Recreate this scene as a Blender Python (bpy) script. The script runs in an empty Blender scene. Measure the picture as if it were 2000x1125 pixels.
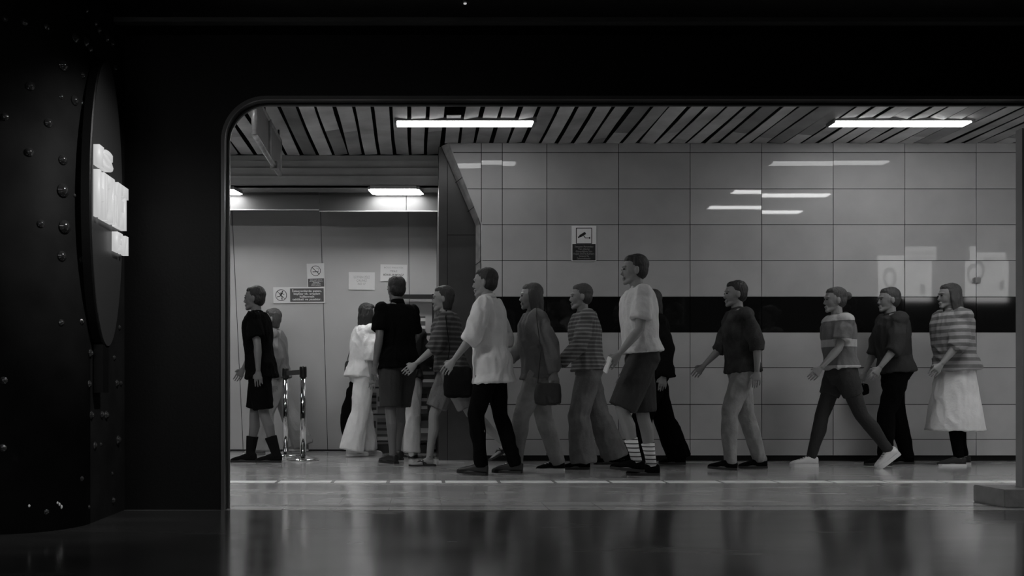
import bpy, bmesh, math, random
from mathutils import Vector, Matrix, noise, Quaternion
random.seed(7)
PI = math.pi
S = bpy.context.scene
COL = S.collection

# ------------------------------------------------------------------ camera, world, lights, exposure
F, X0, Y0, CH = 1800.0, 818.0, 767.0, 0.70          # focal in px of the 2000 px frame, vanishing point, camera height
cam_d = bpy.data.cameras.new('camera'); cam = bpy.data.objects.new('camera', cam_d); COL.objects.link(cam)
cam.location = (0, 0, CH); cam.rotation_euler = (PI/2, 0, 0)
cam_d.sensor_width = 36; cam_d.lens = 36*F/2000
cam_d.shift_x = (1000-X0)/2000; cam_d.shift_y = (Y0-562.5)/2000
cam_d.clip_end = 100
S.camera = cam
S.view_settings.view_transform = 'Standard'; S.view_settings.look = 'None'
S.view_settings.gamma = 1; S.view_settings.use_curve_mapping = False
S.view_settings.exposure = 0.0
wld = bpy.data.worlds.new('world'); S.world = wld; wld.use_nodes = True
wld.node_tree.nodes['Background'].inputs[0].default_value = (1, 1, 1, 1)
wld.node_tree.nodes['Background'].inputs[1].default_value = 0.002

def spot(name, loc, tgt, watts, size, blend, rad=.03):
    l = bpy.data.lights.new(name, 'SPOT'); l.energy = watts; l.spot_size = math.radians(size); l.spot_blend = blend
    l.shadow_soft_size = rad
    o = bpy.data.objects.new(name, l); COL.objects.link(o); o.location = loc
    o.rotation_euler = (Vector(tgt)-Vector(loc)).to_track_quat('-Z', 'Y').to_euler()
    return o
spot('downlight_by_column', (-0.35, 4.25, 2.83), (-1.757, 4.95, 1.2), 150, 66, 1.0)
spot('downlight_by_plinth', (4.3, 3.9, 2.83), (4.3, 4.6, 0), 60, 110, 1.0)
LAMP_L, NICHE_L, HID_L, REAR_L = 9.0, 33.0, 52.0, 62.0

def px2x(px, d): return (px-X0)/F*d
def py2z(py, d): return CH+(Y0-py)/F*d
def fd(py): return F*CH/(py-Y0)                      # depth of a floor point seen at row py

# ------------------------------------------------------------------ materials
def mat(name, v, rough=.6, metal=0.0, spec=.5, bump=0, bscale=20, var=0, vscale=4, stretch=(1,1,1), emit=0, extra=None, coat=0):
    m = bpy.data.materials.new(name); m.use_nodes = True
    nt = m.node_tree; b = nt.nodes['Principled BSDF']
    b.inputs['Base Color'].default_value = (v, v, v, 1)
    b.inputs['Roughness'].default_value = rough; b.inputs['Metallic'].default_value = metal
    b.inputs['Specular IOR Level'].default_value = spec
    if coat: b.inputs['Coat Weight'].default_value = coat; b.inputs['Coat Roughness'].default_value = .14
    tc = nt.nodes.new('ShaderNodeTexCoord'); mp = nt.nodes.new('ShaderNodeMapping')
    mp.inputs['Scale'].default_value = stretch
    nt.links.new(tc.outputs['Object'], mp.inputs['Vector'])
    if var:
        n = nt.nodes.new('ShaderNodeTexNoise'); n.inputs['Scale'].default_value = vscale; n.inputs['Detail'].default_value = 5
        nt.links.new(mp.outputs[0], n.inputs['Vector'])
        r = nt.nodes.new('ShaderNodeValToRGB')
        lo, hi = v*(1-var), v*(1+var)
        r.color_ramp.elements[0].position = .3; r.color_ramp.elements[0].color = (lo, lo, lo, 1)
        r.color_ramp.elements[1].position = .7; r.color_ramp.elements[1].color = (hi, hi, hi, 1)
        nt.links.new(n.outputs['Fac'], r.inputs[0]); nt.links.new(r.outputs[0], b.inputs['Base Color'])
    if bump:
        n2 = nt.nodes.new('ShaderNodeTexNoise'); n2.inputs['Scale'].default_value = bscale; n2.inputs['Detail'].default_value = 4
        nt.links.new(mp.outputs[0], n2.inputs['Vector'])
        bp = nt.nodes.new('ShaderNodeBump'); bp.inputs['Strength'].default_value = bump; bp.inputs['Distance'].default_value = .02
        nt.links.new(n2.outputs['Fac'], bp.inputs['Height']); nt.links.new(bp.outputs[0], b.inputs['Normal'])
    if emit:
        b.inputs['Emission Color'].default_value = (1, 1, 1, 1); b.inputs['Emission Strength'].default_value = emit
    if extra: extra(nt, b, tc, mp)
    return m

def stripes(v1, v2, freq, duty=.5, axis=2):
    def ex(nt, b, tc, mp):
        sp = nt.nodes.new('ShaderNodeSeparateXYZ'); nt.links.new(tc.outputs['Object'], sp.inputs[0])
        a = nt.nodes.new('ShaderNodeMath'); a.operation = 'MULTIPLY'; a.inputs[1].default_value = freq
        nt.links.new(sp.outputs[axis], a.inputs[0])
        f = nt.nodes.new('ShaderNodeMath'); f.operation = 'FRACT'; nt.links.new(a.outputs[0], f.inputs[0])
        g = nt.nodes.new('ShaderNodeMath'); g.operation = 'GREATER_THAN'; g.inputs[1].default_value = duty
        nt.links.new(f.outputs[0], g.inputs[0])
        mx = nt.nodes.new('ShaderNodeMix'); mx.data_type = 'RGBA'
        nt.links.new(g.outputs[0], mx.inputs[0]); mx.inputs[6].default_value = (v1, v1, v1, 1); mx.inputs[7].default_value = (v2, v2, v2, 1)
        nt.links.new(mx.outputs[2], b.inputs['Base Color'])
    return ex

def island_var(v, lo, hi, rough=.6, **k):
    def ex(nt, b, tc, mp):
        g = nt.nodes.new('ShaderNodeNewGeometry'); r = nt.nodes.new('ShaderNodeMapRange')
        r.inputs['To Min'].default_value = v*lo; r.inputs['To Max'].default_value = v*hi
        nt.links.new(g.outputs['Random Per Island'], r.inputs['Value'])
        n = nt.nodes.new('ShaderNodeTexNoise'); n.inputs['Scale'].default_value = 3; n.inputs['Detail'].default_value = 6
        nt.links.new(tc.outputs['Object'], n.inputs['Vector'])
        r2 = nt.nodes.new('ShaderNodeMapRange'); r2.inputs['From Min'].default_value = .3; r2.inputs['From Max'].default_value = .7
        r2.inputs['To Min'].default_value = k.get('nlo', .7); r2.inputs['To Max'].default_value = k.get('nhi', 1.2)
        nt.links.new(n.outputs['Fac'], r2.inputs['Value'])
        m = nt.nodes.new('ShaderNodeMath'); m.operation = 'MULTIPLY'
        nt.links.new(r.outputs[0], m.inputs[0]); nt.links.new(r2.outputs[0], m.inputs[1])
        nt.links.new(m.outputs[0], b.inputs['Base Color'])
    return ex

def floor_extra(v, rlo, rhi, joints):
    def ex(nt, b, tc, mp):
        n = nt.nodes.new('ShaderNodeTexNoise'); n.inputs['Scale'].default_value = 1.3; n.inputs['Detail'].default_value = 7
        n.inputs['Roughness'].default_value = .6; n.inputs['Distortion'].default_value = .6
        mp2 = nt.nodes.new('ShaderNodeMapping'); mp2.inputs['Scale'].default_value = (.6, 2.2, 1)
        nt.links.new(tc.outputs['Object'], mp2.inputs['Vector']); nt.links.new(mp2.outputs[0], n.inputs['Vector'])
        r = nt.nodes.new('ShaderNodeMapRange'); r.inputs['From Min'].default_value = .3; r.inputs['From Max'].default_value = .7
        r.inputs['To Min'].default_value = rlo; r.inputs['To Max'].default_value = rhi
        nt.links.new(n.outputs['Fac'], r.inputs['Value']); nt.links.new(r.outputs[0], b.inputs['Roughness'])
        c = nt.nodes.new('ShaderNodeMapRange'); c.inputs['From Min'].default_value = .3; c.inputs['From Max'].default_value = .7
        c.inputs['To Min'].default_value = v*.75; c.inputs['To Max'].default_value = v*1.2
        n3 = nt.nodes.new('ShaderNodeTexNoise'); n3.inputs['Scale'].default_value = 2.2; n3.inputs['Detail'].default_value = 8
        nt.links.new(mp2.outputs[0], n3.inputs['Vector']); nt.links.new(n3.outputs['Fac'], c.inputs['Value'])
        if joints:
            br = nt.nodes.new('ShaderNodeTexBrick'); br.offset = .5; br.inputs['Scale'].default_value = 1
            br.inputs['Color1'].default_value = (1, 1, 1, 1); br.inputs['Color2'].default_value = (.9, .9, .9, 1)
            br.inputs['Mortar'].default_value = (.6, .6, .6, 1)
            br.inputs['Mortar Size'].default_value = .002; br.inputs['Brick Width'].default_value = .64; br.inputs['Row Height'].default_value = .32
            mp3 = nt.nodes.new('ShaderNodeMapping'); mp3.inputs['Rotation'].default_value = (0, 0, PI/2); mp3.inputs['Location'].default_value = (0, .18, 0)
            nt.links.new(tc.outputs['Object'], mp3.inputs['Vector']); nt.links.new(mp3.outputs[0], br.inputs['Vector'])
            mu = nt.nodes.new('ShaderNodeMix'); mu.data_type = 'RGBA'; mu.blend_type = 'MULTIPLY'; mu.inputs[0].default_value = 1
            nt.links.new(c.outputs[0], mu.inputs[6]); nt.links.new(br.outputs['Color'], mu.inputs[7])
            nt.links.new(mu.outputs[2], b.inputs['Base Color'])
        else:
            nt.links.new(c.outputs[0], b.inputs['Base Color'])
        nb = nt.nodes.new('ShaderNodeTexNoise'); nb.inputs['Scale'].default_value = 3.5; nb.inputs['Detail'].default_value = 3
        nt.links.new(mp2.outputs[0], nb.inputs['Vector'])
        bp = nt.nodes.new('ShaderNodeBump'); bp.inputs['Strength'].default_value = .05; bp.inputs['Distance'].default_value = .02
        nt.links.new(nb.outputs['Fac'], bp.inputs['Height']); nt.links.new(bp.outputs[0], b.inputs['Normal'])
    return ex

M = dict(
    black=mat('black_paint', .004, .45, bump=.05, bscale=60, spec=.15),
    column=mat('column_paint', .012, .55, bump=.12, bscale=9, var=.25, vscale=5, spec=.03),
    rivet=mat('rivet_gloss', .02, .12, spec=.8),
    lip=mat('opening_lip', .05, .35),
    floor=mat('station_tile', .3, .3, spec=.7, coat=.6, extra=floor_extra(.50, .14, .32, True)),
    slab=mat('polished_concrete', .1, .3, spec=.9, coat=1, extra=floor_extra(.05, .15, .30, False)),
    strip=mat('tactile_strip', .85, .45, var=.12, vscale=9),
    tile=mat('wall_tile', .3, .03, spec=.3, extra=island_var(.43, .93, 1.07, nlo=.92, nhi=1.06)),
    tileblack=mat('black_tile', .008, .06),
    grout=mat('grout', .01, .9),
    niche=mat('niche_panel', .46, .42, var=.06, vscale=2, bump=.02, bscale=80),
    nicheceil=mat('niche_soffit', .24, .6),
    fascia=mat('fascia_board', .07, .5), seam=mat('seam_dark', .01, .9),
    darkpanel=mat('dark_panel', .042, .35, var=.15, vscale=5),
    slat=mat('ceiling_slat', .16, .6, extra=island_var(.62, .38, 1.1)),
    plenum=mat('plenum_black', .004, 1),
    alu=mat('brushed_trim', .38, .32, metal=.3, var=.3, vscale=12),
    chrome=mat('chrome', .75, .1, metal=1),
    shutter=mat('shutter_metal', .26, .4, var=.15, vscale=3),
    white=mat('white_print', .72, .5), ink=mat('black_ink', .015, .5), greyink=mat('grey_print', .09, .5), midink=mat('faded_ink', .35, .6),
    lamp=mat('lamp_diffuser', .8, .5, emit=LAMP_L), nichelamp=mat('panel_diffuser', .8, .5, emit=NICHE_L),
    hidlamp=mat('fill_row_diffuser', .8, .5, emit=HID_L), midlamp=mat('mid_row_diffuser', .8, .5, emit=22), rearlamp=mat('rear_fill_diffuser', .8, .5, emit=REAR_L),
    letter=mat('lit_letter', .15, .5, emit=.48), poster=mat('poster_glow', .6, .4, emit=4.0), posterdark=mat('poster_glow_dark', .1, .4, emit=1.2),
    signface=mat('oval_face', .032, .35), housing=mat('lamp_housing', .25, .5), board=mat('sign_board', .28, .4, var=.1),
    concrete=mat('plinth_concrete', .22, .8, var=.15, vscale=9, bump=.2, bscale=30),
    darkmetal=mat('dark_metal', .02, .35, metal=.3),
    skin=mat('skin', .24, .5), skind=mat('skin_darker', .14, .5),
    hair=mat('hair_dark', .012, .55, bump=.5, bscale=90, stretch=(1, 1, .25)), hairg=mat('hair_brown', .05, .55, bump=.5, bscale=90, stretch=(1, 1, .25)),
    eye=mat('eye', .02, .2),
    belt=mat('belt_webbing', .03, .7),
)

# ------------------------------------------------------------------ mesh helpers
def link(name, me, material=None, parent=None):
    o = bpy.data.objects.new(name, me); COL.objects.link(o)
    if material:
        me.materials.clear(); me.materials.append(material)
    if parent: o.parent = parent
    return o
def obj(name, bm, material, parent=None, smooth=False):
    me = bpy.data.meshes.new(name); bmesh.ops.recalc_face_normals(bm, faces=bm.faces[:]); bm.to_mesh(me); bm.free()
    if smooth:
        for p in me.polygons: p.use_smooth = True
    return link(name, me, material, parent)
def tag(o, label, cat, group=None, kind=None):
    if label: o['label'] = label
    if cat: o['category'] = cat
    if group: o['group'] = group
    if kind: o['kind'] = kind
    return o
def struct(o, label=None):
    o['kind'] = 'structure'
    if label: o['label'] = label
    return o
def thing(name, label, cat, loc=(0, 0, 0), rot=(0, 0, 0), group=None):
    o = bpy.data.objects.new(name, None); COL.objects.link(o); o.location = loc; o.rotation_euler = rot
    o.empty_display_size = .1
    return tag(o, label, cat, group)
def box(bm, x0, x1, y0, y1, z0, z1, bev=0):
    b2 = bmesh.new(); bmesh.ops.create_cube(b2, size=1)
    for v in b2.verts: v.co = Vector(((x0+x1)/2+v.co.x*(x1-x0), (y0+y1)/2+v.co.y*(y1-y0), (z0+z1)/2+v.co.z*(z1-z0)))
    if bev: bmesh.ops.bevel(b2, geom=b2.edges[:], offset=bev, segments=2, affect='EDGES')
    merge(bm, b2)
def merge(bm, b2, mtx=None):
    me = bpy.data.meshes.new('tmp'); b2.to_mesh(me); b2.free()
    if mtx: me.transform(mtx)
    bm.from_mesh(me); bpy.data.meshes.remove(me)
def boxo(name, m, parent, *a, bev=0):
    bm = bmesh.new(); box(bm, *a, bev=bev); return obj(name, bm, m, parent)
def ring(bm, c, u, v, ru, rv, n, p=2.0):
    out = []
    for i in range(n):
        a = 2*PI*i/n; ca, sa = math.cos(a), math.sin(a)
        cx = math.copysign(abs(ca)**(2/p), ca); sx = math.copysign(abs(sa)**(2/p), sa)
        out.append(bm.verts.new(c+u*(ru*cx)+v*(rv*sx)))
    return out
def skin_rings(bm, rings, cap=True):
    n = len(rings[0])
    for a, b in zip(rings, rings[1:]):
        for i in range(n): bm.faces.new((a[i], a[(i+1) % n], b[(i+1) % n], b[i]))
    if cap: bm.faces.new(rings[0][::-1]); bm.faces.new(rings[-1])
def limb(bm, pts, rad, ref=Vector((0, 1, 0)), n=14, p=2.0):
    """closed tube through pts; rad: r or (ru, rv), u = ref made square to the axis"""
    pts = [Vector(q) for q in pts]; rs = []
    for i, c in enumerate(pts):
        t = (pts[min(i+1, len(pts)-1)]-pts[max(i-1, 0)]).normalized()
        r = Vector(ref)
        if abs(r.dot(t)) > .95: r = Vector((1, 0, 0))
        u = (r-t*r.dot(t)).normalized(); v = t.cross(u)
        q = rad[i]; ru, rv = q if isinstance(q, tuple) else (q, q)
        rs.append(ring(bm, c, u, v, ru, rv, n, p))
    skin_rings(bm, rs)
def ball(bm, c, r, seg=16, rot=None):
    b2 = bmesh.new(); bmesh.ops.create_uvsphere(b2, u_segments=seg, v_segments=seg//2+2, radius=1)
    r = r if isinstance(r, tuple) else (r, r, r)
    mtx = Matrix.Translation(Vector(c)) @ (rot.to_4x4() if rot is not None else Matrix.Identity(4)) @ Matrix.Diagonal((*r, 1))
    merge(bm, b2, mtx)
def remesh(name, bm, voxel, material, parent, smooth=3, fold=0, fscale=9, seed=0, fstretch=(1, 1, .45)):
    bmesh.ops.recalc_face_normals(bm, faces=bm.faces[:])
    me = bpy.data.meshes.new('tmp'); bm.to_mesh(me); bm.free()
    t = bpy.data.objects.new('tmp', me); COL.objects.link(t)
    r = t.modifiers.new('r', 'REMESH'); r.mode = 'VOXEL'; r.voxel_size = voxel
    if smooth:
        s = t.modifiers.new('s', 'SMOOTH'); s.factor = .5; s.iterations = smooth
    dg = bpy.context.evaluated_depsgraph_get(); dg.update()
    out = bpy.data.meshes.new_from_object(t.evaluated_get(dg))
    bpy.data.objects.remove(t); bpy.data.meshes.remove(me)
    if fold:
        sv = Vector((seed*3.1, seed*1.7, seed*.9))
        ns = [v.normal.copy() for v in out.vertices]
        for v, nn in zip(out.vertices, ns):
            q = Vector((v.co.x*fstretch[0], v.co.y*fstretch[1], v.co.z*fstretch[2]))*fscale+sv
            w = noise.noise(q+Vector((noise.noise(q*.5)*1.5,)*3))
            w = (1-abs(w)*2.2)*.6+noise.noise(q*2.3)*.35
            v.co += nn*(w*fold)
    for p in out.polygons: p.use_smooth = True
    out.name = name
    return link(name, out, material, parent)
def text_mesh(s, w, h, bold=0.0, ext=0, spacing=1.0, align='CENTER', line=1.0):
    """text in the local XZ plane, facing -Y, fitted in a w x h box centred on the origin"""
    c = bpy.data.curves.new('t', 'FONT'); c.body = s; c.align_x = align; c.size = 1; c.offset = bold; c.extrude = 0
    c.space_line = line; c.space_character = spacing; c.resolution_u = 3
    t = bpy.data.objects.new('t', c); COL.objects.link(t)
    dg = bpy.context.evaluated_depsgraph_get(); dg.update()
    me = bpy.data.meshes.new_from_object(t.evaluated_get(dg)); bpy.data.objects.remove(t)
    xs = [v.co.x for v in me.vertices]; ys = [v.co.y for v in me.vertices]
    sx, sy = w/(max(xs)-min(xs)), h/(max(ys)-min(ys)); mx, my = (max(xs)+min(xs))/2, (max(ys)+min(ys))/2
    for v in me.vertices: v.co = Vector(((v.co.x-mx)*sx, 0, (v.co.y-my)*sy))
    if ext:
        bm = bmesh.new(); bm.from_mesh(me)
        r = bmesh.ops.extrude_face_region(bm, geom=bm.faces[:])
        bmesh.ops.translate(bm, vec=(0, -ext, 0), verts=[g for g in r['geom'] if isinstance(g, bmesh.types.BMVert)])
        bm.to_mesh(me); bm.free()
    return me
def text(name, parent, s, x, y, z, w, h, m, **k):
    o = link(name, text_mesh(s, w, h, **k), m, parent); o.location = (x, y, z); return o
def poly(bm, pts, y, thick=.0006):
    """flat polygon in XZ at y with a little thickness"""
    f = bm.faces.new([bm.verts.new((px, y, pz)) for px, pz in pts])
    r = bmesh.ops.extrude_face_region(bm, geom=[f])
    bmesh.ops.translate(bm, vec=(0, -thick, 0), verts=[g for g in r['geom'] if isinstance(g, bmesh.types.BMVert)])
def bar2(bm, a, b, w, y):
    a, b = Vector(a), Vector(b); t = (b-a).normalized(); n = Vector((-t.y, t.x))*w/2
    poly(bm, [tuple(a+n), tuple(b+n), tuple(b-n), tuple(a-n)], y)
def disc2(bm, cx, cz, r, y, n=20): poly(bm, [(cx+r*math.cos(2*PI*i/n), cz+r*math.sin(2*PI*i/n)) for i in range(n)], y)
def annulus(bm, cx, cz, r0, r1, y, n=40):
    for i in range(n):
        a, b = 2*PI*i/n, 2*PI*(i+1)/n
        poly(bm, [(cx+r0*math.cos(a), cz+r0*math.sin(a)), (cx+r1*math.cos(a), cz+r1*math.sin(a)), (cx+r1*math.cos(b), cz+r1*math.sin(b)), (cx+r0*math.cos(b), cz+r0*math.sin(b))], y)

# ------------------------------------------------------------------ depths of the place
D_PART, T_PART = 5.50, .085
D_TILE, D_NICHE0, D_NICHE1 = 9.42, 11.05, 10.80
Z_CEIL, Z_NICHE, Z_FRONT = 3.25, 2.925, 2.86
XL, XR = -5.0, 13.0
def niche_d(z): return D_NICHE0-(D_NICHE0-D_NICHE1)/Z_NICHE*z

# floors
struct(boxo('floor', M['floor'], None, XL, XR, D_PART, 11.3, -.1, 0), 'glossy tiled station floor of the passage')
struct(boxo('floor_front', M['slab'], None, XL, XR, -3, D_PART-.006, -.1, 0), 'dark polished concrete floor in front of the opening')
bm = bmesh.new()
x = XL
while x < XR:
    box(bm, x, x+.405, 7.15, 7.31, -.001, .003, bev=.0008); x += .434
struct(obj('trim_floor_strip', bm, M['strip']), 'pale guiding strip set in the tiled floor')
bm = bmesh.new(); box(bm, XL, XR, 5.69, 5.70, -.001, .0008); box(bm, XL, XR, D_PART-.006, D_PART, -.05, -.004)
struct(obj('trim_floor_joint', bm, M['seam']), 'dark joints where the two floors meet')

# front partition with the rounded opening
HL, HR, HT, RR = px2x(440, D_PART), 6.15, py2z(196, D_PART), .245
def hole(off=0.0, n=14):
    l, r, t, R = HL-off, HR+off, HT+off, RR+off
    pts = [(l, 0)]
    for i in range(n+1):
        a = PI-PI/2*i/n; pts.append((l+R+R*math.cos(a), t-R+R*math.sin(a)))
    for i in range(n+1):
        a = PI/2-PI/2*i/n; pts.append((r-R+R*math.cos(a), t-R+R*math.sin(a)))
    return pts+[(r, 0)]
def prism_xz(bm, pts, y0, y1):
    f = bm.faces.new([bm.verts.new((a, y0, b)) for a, b in pts])
    r = bmesh.ops.extrude_face_region(bm, geom=[f])
    bmesh.ops.translate(bm, vec=(0, y1-y0, 0), verts=[g for g in r['geom'] if isinstance(g, bmesh.types.BMVert)])
bm = bmesh.new()
prism_xz(bm, [(XL, 0), (XL, Z_CEIL+.1), (XR, Z_CEIL+.1), (XR, 0)]+hole()[::-1], D_PART, D_PART+T_PART)
bmesh.ops.triangulate(bm, faces=[f for f in bm.faces if len(f.verts) > 4])
struct(obj('wall_front', bm, M['black']), 'black partition wall with a wide rounded opening')
bm = bmesh.new(); a, b = hole(0), hole(.022)
for i in range(len(a)-1): prism_xz(bm, [a[i], a[i+1], b[i+1], b[i]], D_PART-.018, D_PART)
struct(obj('trim_opening', bm, M['lip']), 'raised dark rim around the rounded opening')
bm = bmesh.new(); a, b = hole(-.012), hole(0)
for i in range(len(a)-1): prism_xz(bm, [a[i], a[i+1], b[i+1], b[i]], D_PART+T_PART-.02, D_PART+T_PART)
struct(obj('trim_opening_inner', bm, M['lip']), 'thin inner rim of the opening')
# front room shell
struct(boxo('ceiling_front', M['black'], None, XL, XR, -3, D_PART, Z_FRONT, Z_FRONT+.1))
struct(boxo('wall_rear', M['black'], None, XL, XR, -3.1, -3, 0, Z_FRONT))
struct(boxo('wall_left', M['black'], None, XL-.1, XL, -3, 11.3, 0, 3.4))
struct(boxo('wall_right_end', M['black'], None, XR, XR+.1, -3, 11.3, 0, 3.4))
bm = bmesh.new(); box(bm, XL, XR, 5.30, 5.36, Z_FRONT-.025, Z_FRONT)
struct(obj('trim_ceiling_front', bm, M['lip']))

# ceiling of the passage: slats under a black void
bm = bmesh.new(); PITCH, GAP = .166, .034
k0 = int((XL+.09)/PITCH)-1
for k in range(k0, int((XR+.09)/PITCH)+1):
    xa, xb = -.09+k*PITCH+GAP/2, -.09+(k+1)*PITCH-GAP/2
    if xa < XL or xb > XR: continue
    ys, ye = D_PART+T_PART, 9.885 if xb < .26 else D_TILE+.02
    if xa < .33 < xb: ys = 8.47
    roll = random.uniform(-.011, .011); ph = random.random()*9
    segs = [ys]
    if random.random() < .35 and ys < 7: segs.append(random.uniform(8.9, 9.3))
    segs.append(ye)
    for y0, y1 in zip(segs, segs[1:]):
        n = 8; y1 -= .004; rows = []
        for i in range(n+1):
            y = y0+(y1-y0)*i/n; wob = .007*math.sin(ph+y*2.3); zz = .004*math.sin(ph*2+y*1.7)
            rows.append([bm.verts.new(q) for q in ((xa+wob, y, Z_CEIL+roll+zz+.005), (xa+wob, y, Z_CEIL+roll+zz), (xb+wob, y, Z_CEIL-roll+zz), (xb+wob, y, Z_CEIL-roll+zz+.005))])
        skin_rings(bm, rows)
struct(obj('ceiling', bm, M['slat']), 'stained ceiling slats with dark gaps between them')
struct(boxo('ceiling_void', M['plenum'], None, XL, XR, D_PART, 11.3, Z_CEIL+.12, Z_CEIL+.2))

# tiled wall
XB = px2x(940, D_TILE)
def tz(py): return py2z(py, D_TILE)
def tx(px): return px2x(px, D_TILE)
cols = [940, 981, 1068]+[1208+140*i-.3*i for i in range(20)]
rows_ = [279, 298, 369, 439, 509, 580, 649, 718, 790, 858, 890]
rnd = random.Random(3)
def tile_mesh(sel, m, name, label):
    bm = bmesh.new(); g = .0035
    for j in range(len(rows_)-1):
        if not sel(j): continue
        zt, zb = tz(rows_[j]), tz(rows_[j+1])
        cc = ([0]+cols) if rows_[j+1] <= 439 else cols
        for i in range(len(cc)-1):
            x0, x1 = (None if cc[i] == 0 else tx(cc[i])), min(tx(cc[i+1]), XR)
            if x0 is not None and x0 >= XR: continue
            pts = None
            if x0 is None:   # sloping left edge, from (929,440) up to (868,279)
                e = lambda z: tx(940)-(z-tz(439))/(tz(279)-tz(439))*(tx(940)-tx(876))
                pts = [(e(zb)+g, zb+g), (x1-g, zb+g), (x1-g, zt-g), (e(zt)+g, zt-g)]
            else: pts = [(x0+g, zb+g), (x1-g, zb+g), (x1-g, zt-g), (x0+g, zt-g)]
            t1, t2 = rnd.uniform(-.0022, .0022), rnd.uniform(-.0015, .0015)
            dy = [t1+t2, t1-t2, -t1-t2, -t1+t2]
            f = [bm.verts.new((p[0], D_TILE+d-.003, p[1])) for p, d in zip(pts, dy)]
            bk = [bm.verts.new((p[0], D_TILE+.012, p[1])) for p in pts]
            bm.faces.new(f); bm.faces.new(bk[::-1])
            for q in range(4): bm.faces.new((f[q], f[(q+1) % 4], bk[(q+1) % 4], bk[q]))
    return struct(obj(name, bm, m), label)
tile_mesh(lambda j: rows_[j] != 580, M['tile'], 'wall_tiles', 'grey glossy rectangular wall tiles of the passage')
tile_mesh(lambda j: rows_[j] == 580, M['tileblack'], 'wall_tile_band', 'black glossy tile band running along the grey wall')
bm = bmesh.new()
prism_xz(bm, [(tx(938), 0.056), (tx(938), tz(439)), (tx(874), Z_CEIL+.1), (XR, Z_CEIL+.1), (XR, .056)], D_TILE+.008, D_TILE+.09)
struct(obj('wall_back_right', bm, M['grout']))
struct(boxo('baseboard_right', M['darkmetal'], None, tx(940), XR, D_TILE+.05, D_TILE+.09, 0, .056), 'dark recessed skirting under the tiles')
# metal corner trim
bm = bmesh.new(); DB = D_TILE+.11
fr = [(tx(940), 0), (tx(940), tz(439)), (tx(876), Z_CEIL)]
bk = [(px2x(929, DB), 0), (px2x(929, DB), py2z(441, DB)), (px2x(862, DB), Z_CEIL)]
for i in range(2):
    q = [bm.verts.new(v) for v in ((fr[i][0], D_TILE-.004, fr[i][1]), (fr[i+1][0], D_TILE-.004, fr[i+1][1]), (bk[i+1][0], DB, bk[i+1][1]), (bk[i][0], DB, bk[i][1]))]
    r = [bm.verts.new((v.co.x+.012, v.co.y+.006, v.co.z)) for v in q]
    bm.faces.new(q); bm.faces.new(r[::-1])
    for k in range(4): bm.faces.new((q[k], q[(k+1) % 4], r[(k+1) % 4], r[k]))
struct(obj('trim_corner', bm, M['alu']), 'pale metal edge strip bending along the end of the tiled wall')
bm = bmesh.new()
for z in (2.6, 2.9, 2.05): 
    t = 0 if z < tz(439) else (z-tz(439))/(Z_CEIL-tz(439))
    xa, xb_ = tx(940)+(tx(876)-tx(940))*t, px2x(929, DB)+(px2x(862, DB)-px2x(929, DB))*t
    limb(bm, [(xa, D_TILE-.007, z), (xb_-.004, DB-.003, z-.03)], [.003, .003], n=6)
struct(obj('trim_corner_joint', bm, M['seam']))
# dark panel left of it
XP = px2x(857, 9.56)
bm = bmesh.new(); box(bm, XP, tx(936), 9.56, 9.62, 0, Z_CEIL); box(bm, XP, XP+.05, 9.6, 11.1, 0, Z_CEIL)
struct(obj('wall_dark_panel', bm, M['darkpanel']), 'dark panelled wall end between niche and tiled wall')
bm = bmesh.new(); xs = px2x(874, 9.56)
box(bm, xs-.003, xs+.003, 9.557, 9.56, 0, Z_CEIL); box(bm, xs, tx(934), 9.557, 9.56, py2z(459, 9.56)-.003, py2z(459, 9.56)+.003)
struct(obj('trim_panel_seam', bm, M['seam']))

# niche: roller shutter beam, soffit, fascia, leaning wall
bm = bmesh.new(); yb = 9.89
prof = [(0, Z_CEIL), (-.012, Z_CEIL-.008), (-.012, Z_CEIL-.062), (.0, Z_CEIL-.066)]
z = Z_CEIL-.068
for h in (.078, .086, .088):
    for i in range(8):
        t = i/7; prof.append((-.03+.034*(1-math.cos(t*PI/2*.98))*1.0, z-h*t*.96))
    prof.append((.02, z-h)); z -= h
prof.append((.0, Z_NICHE)); prof.append((.12, Z_NICHE)); prof.append((.12, Z_CEIL))
L, R_ = [], []
for dy, zz in prof:
    L.append(bm.verts.new((XL, yb+dy, zz))); R_.append(bm.verts.new((XP, yb+dy, zz)))
n = len(prof)
for i in range(n): bm.faces.new((L[i], L[(i+1) % n], R_[(i+1) % n], R_[i]))
struct(obj('trim_shutter_beam', bm, M['shutter']), 'ribbed metal shutter beam above the niche')
struct(boxo('ceiling_niche', M['nicheceil'], None, XL, XP, 9.9, 11.1, Z_NICHE, Z_NICHE+.03))
xf = px2x(623, 10.24); zf = py2z(409, 10.24)
bm = bmesh.new(); box(bm, XL, xf-.003, 10.24, 10.26, zf, Z_NICHE); box(bm, xf+.003, XP-.35, 10.25, 10.27, zf-.014, Z_NICHE); box(bm, XP-.344, XP, 10.25, 10.27, zf-.014, Z_NICHE)
struct(obj('wall_fascia', bm, M['fascia']), 'shallow overhanging fascia boards above the niche wall')
bm = bmesh.new(); box(bm, XL, xf-.003, 10.236, 10.264, zf-.006, zf); box(bm, xf+.003, XP, 10.246, 10.274, zf-.020, zf-.014)
struct(obj('trim_fascia', bm, M['white']), 'thin pale edge strip under the fascia')
bm = bmesh.new(); prof = [(XL, D_NICHE0, 0), (XP+.02, D_NICHE0, 0), (XP+.02, D_NICHE1, Z_NICHE), (XL, D_NICHE1, Z_NICHE)]
q = [bm.verts.new(v) for v in prof]; r = [bm.verts.new((v[0], v[1]+.12, v[2])) for v in prof]
bm.faces.new(q); bm.faces.new(r[::-1])
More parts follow.
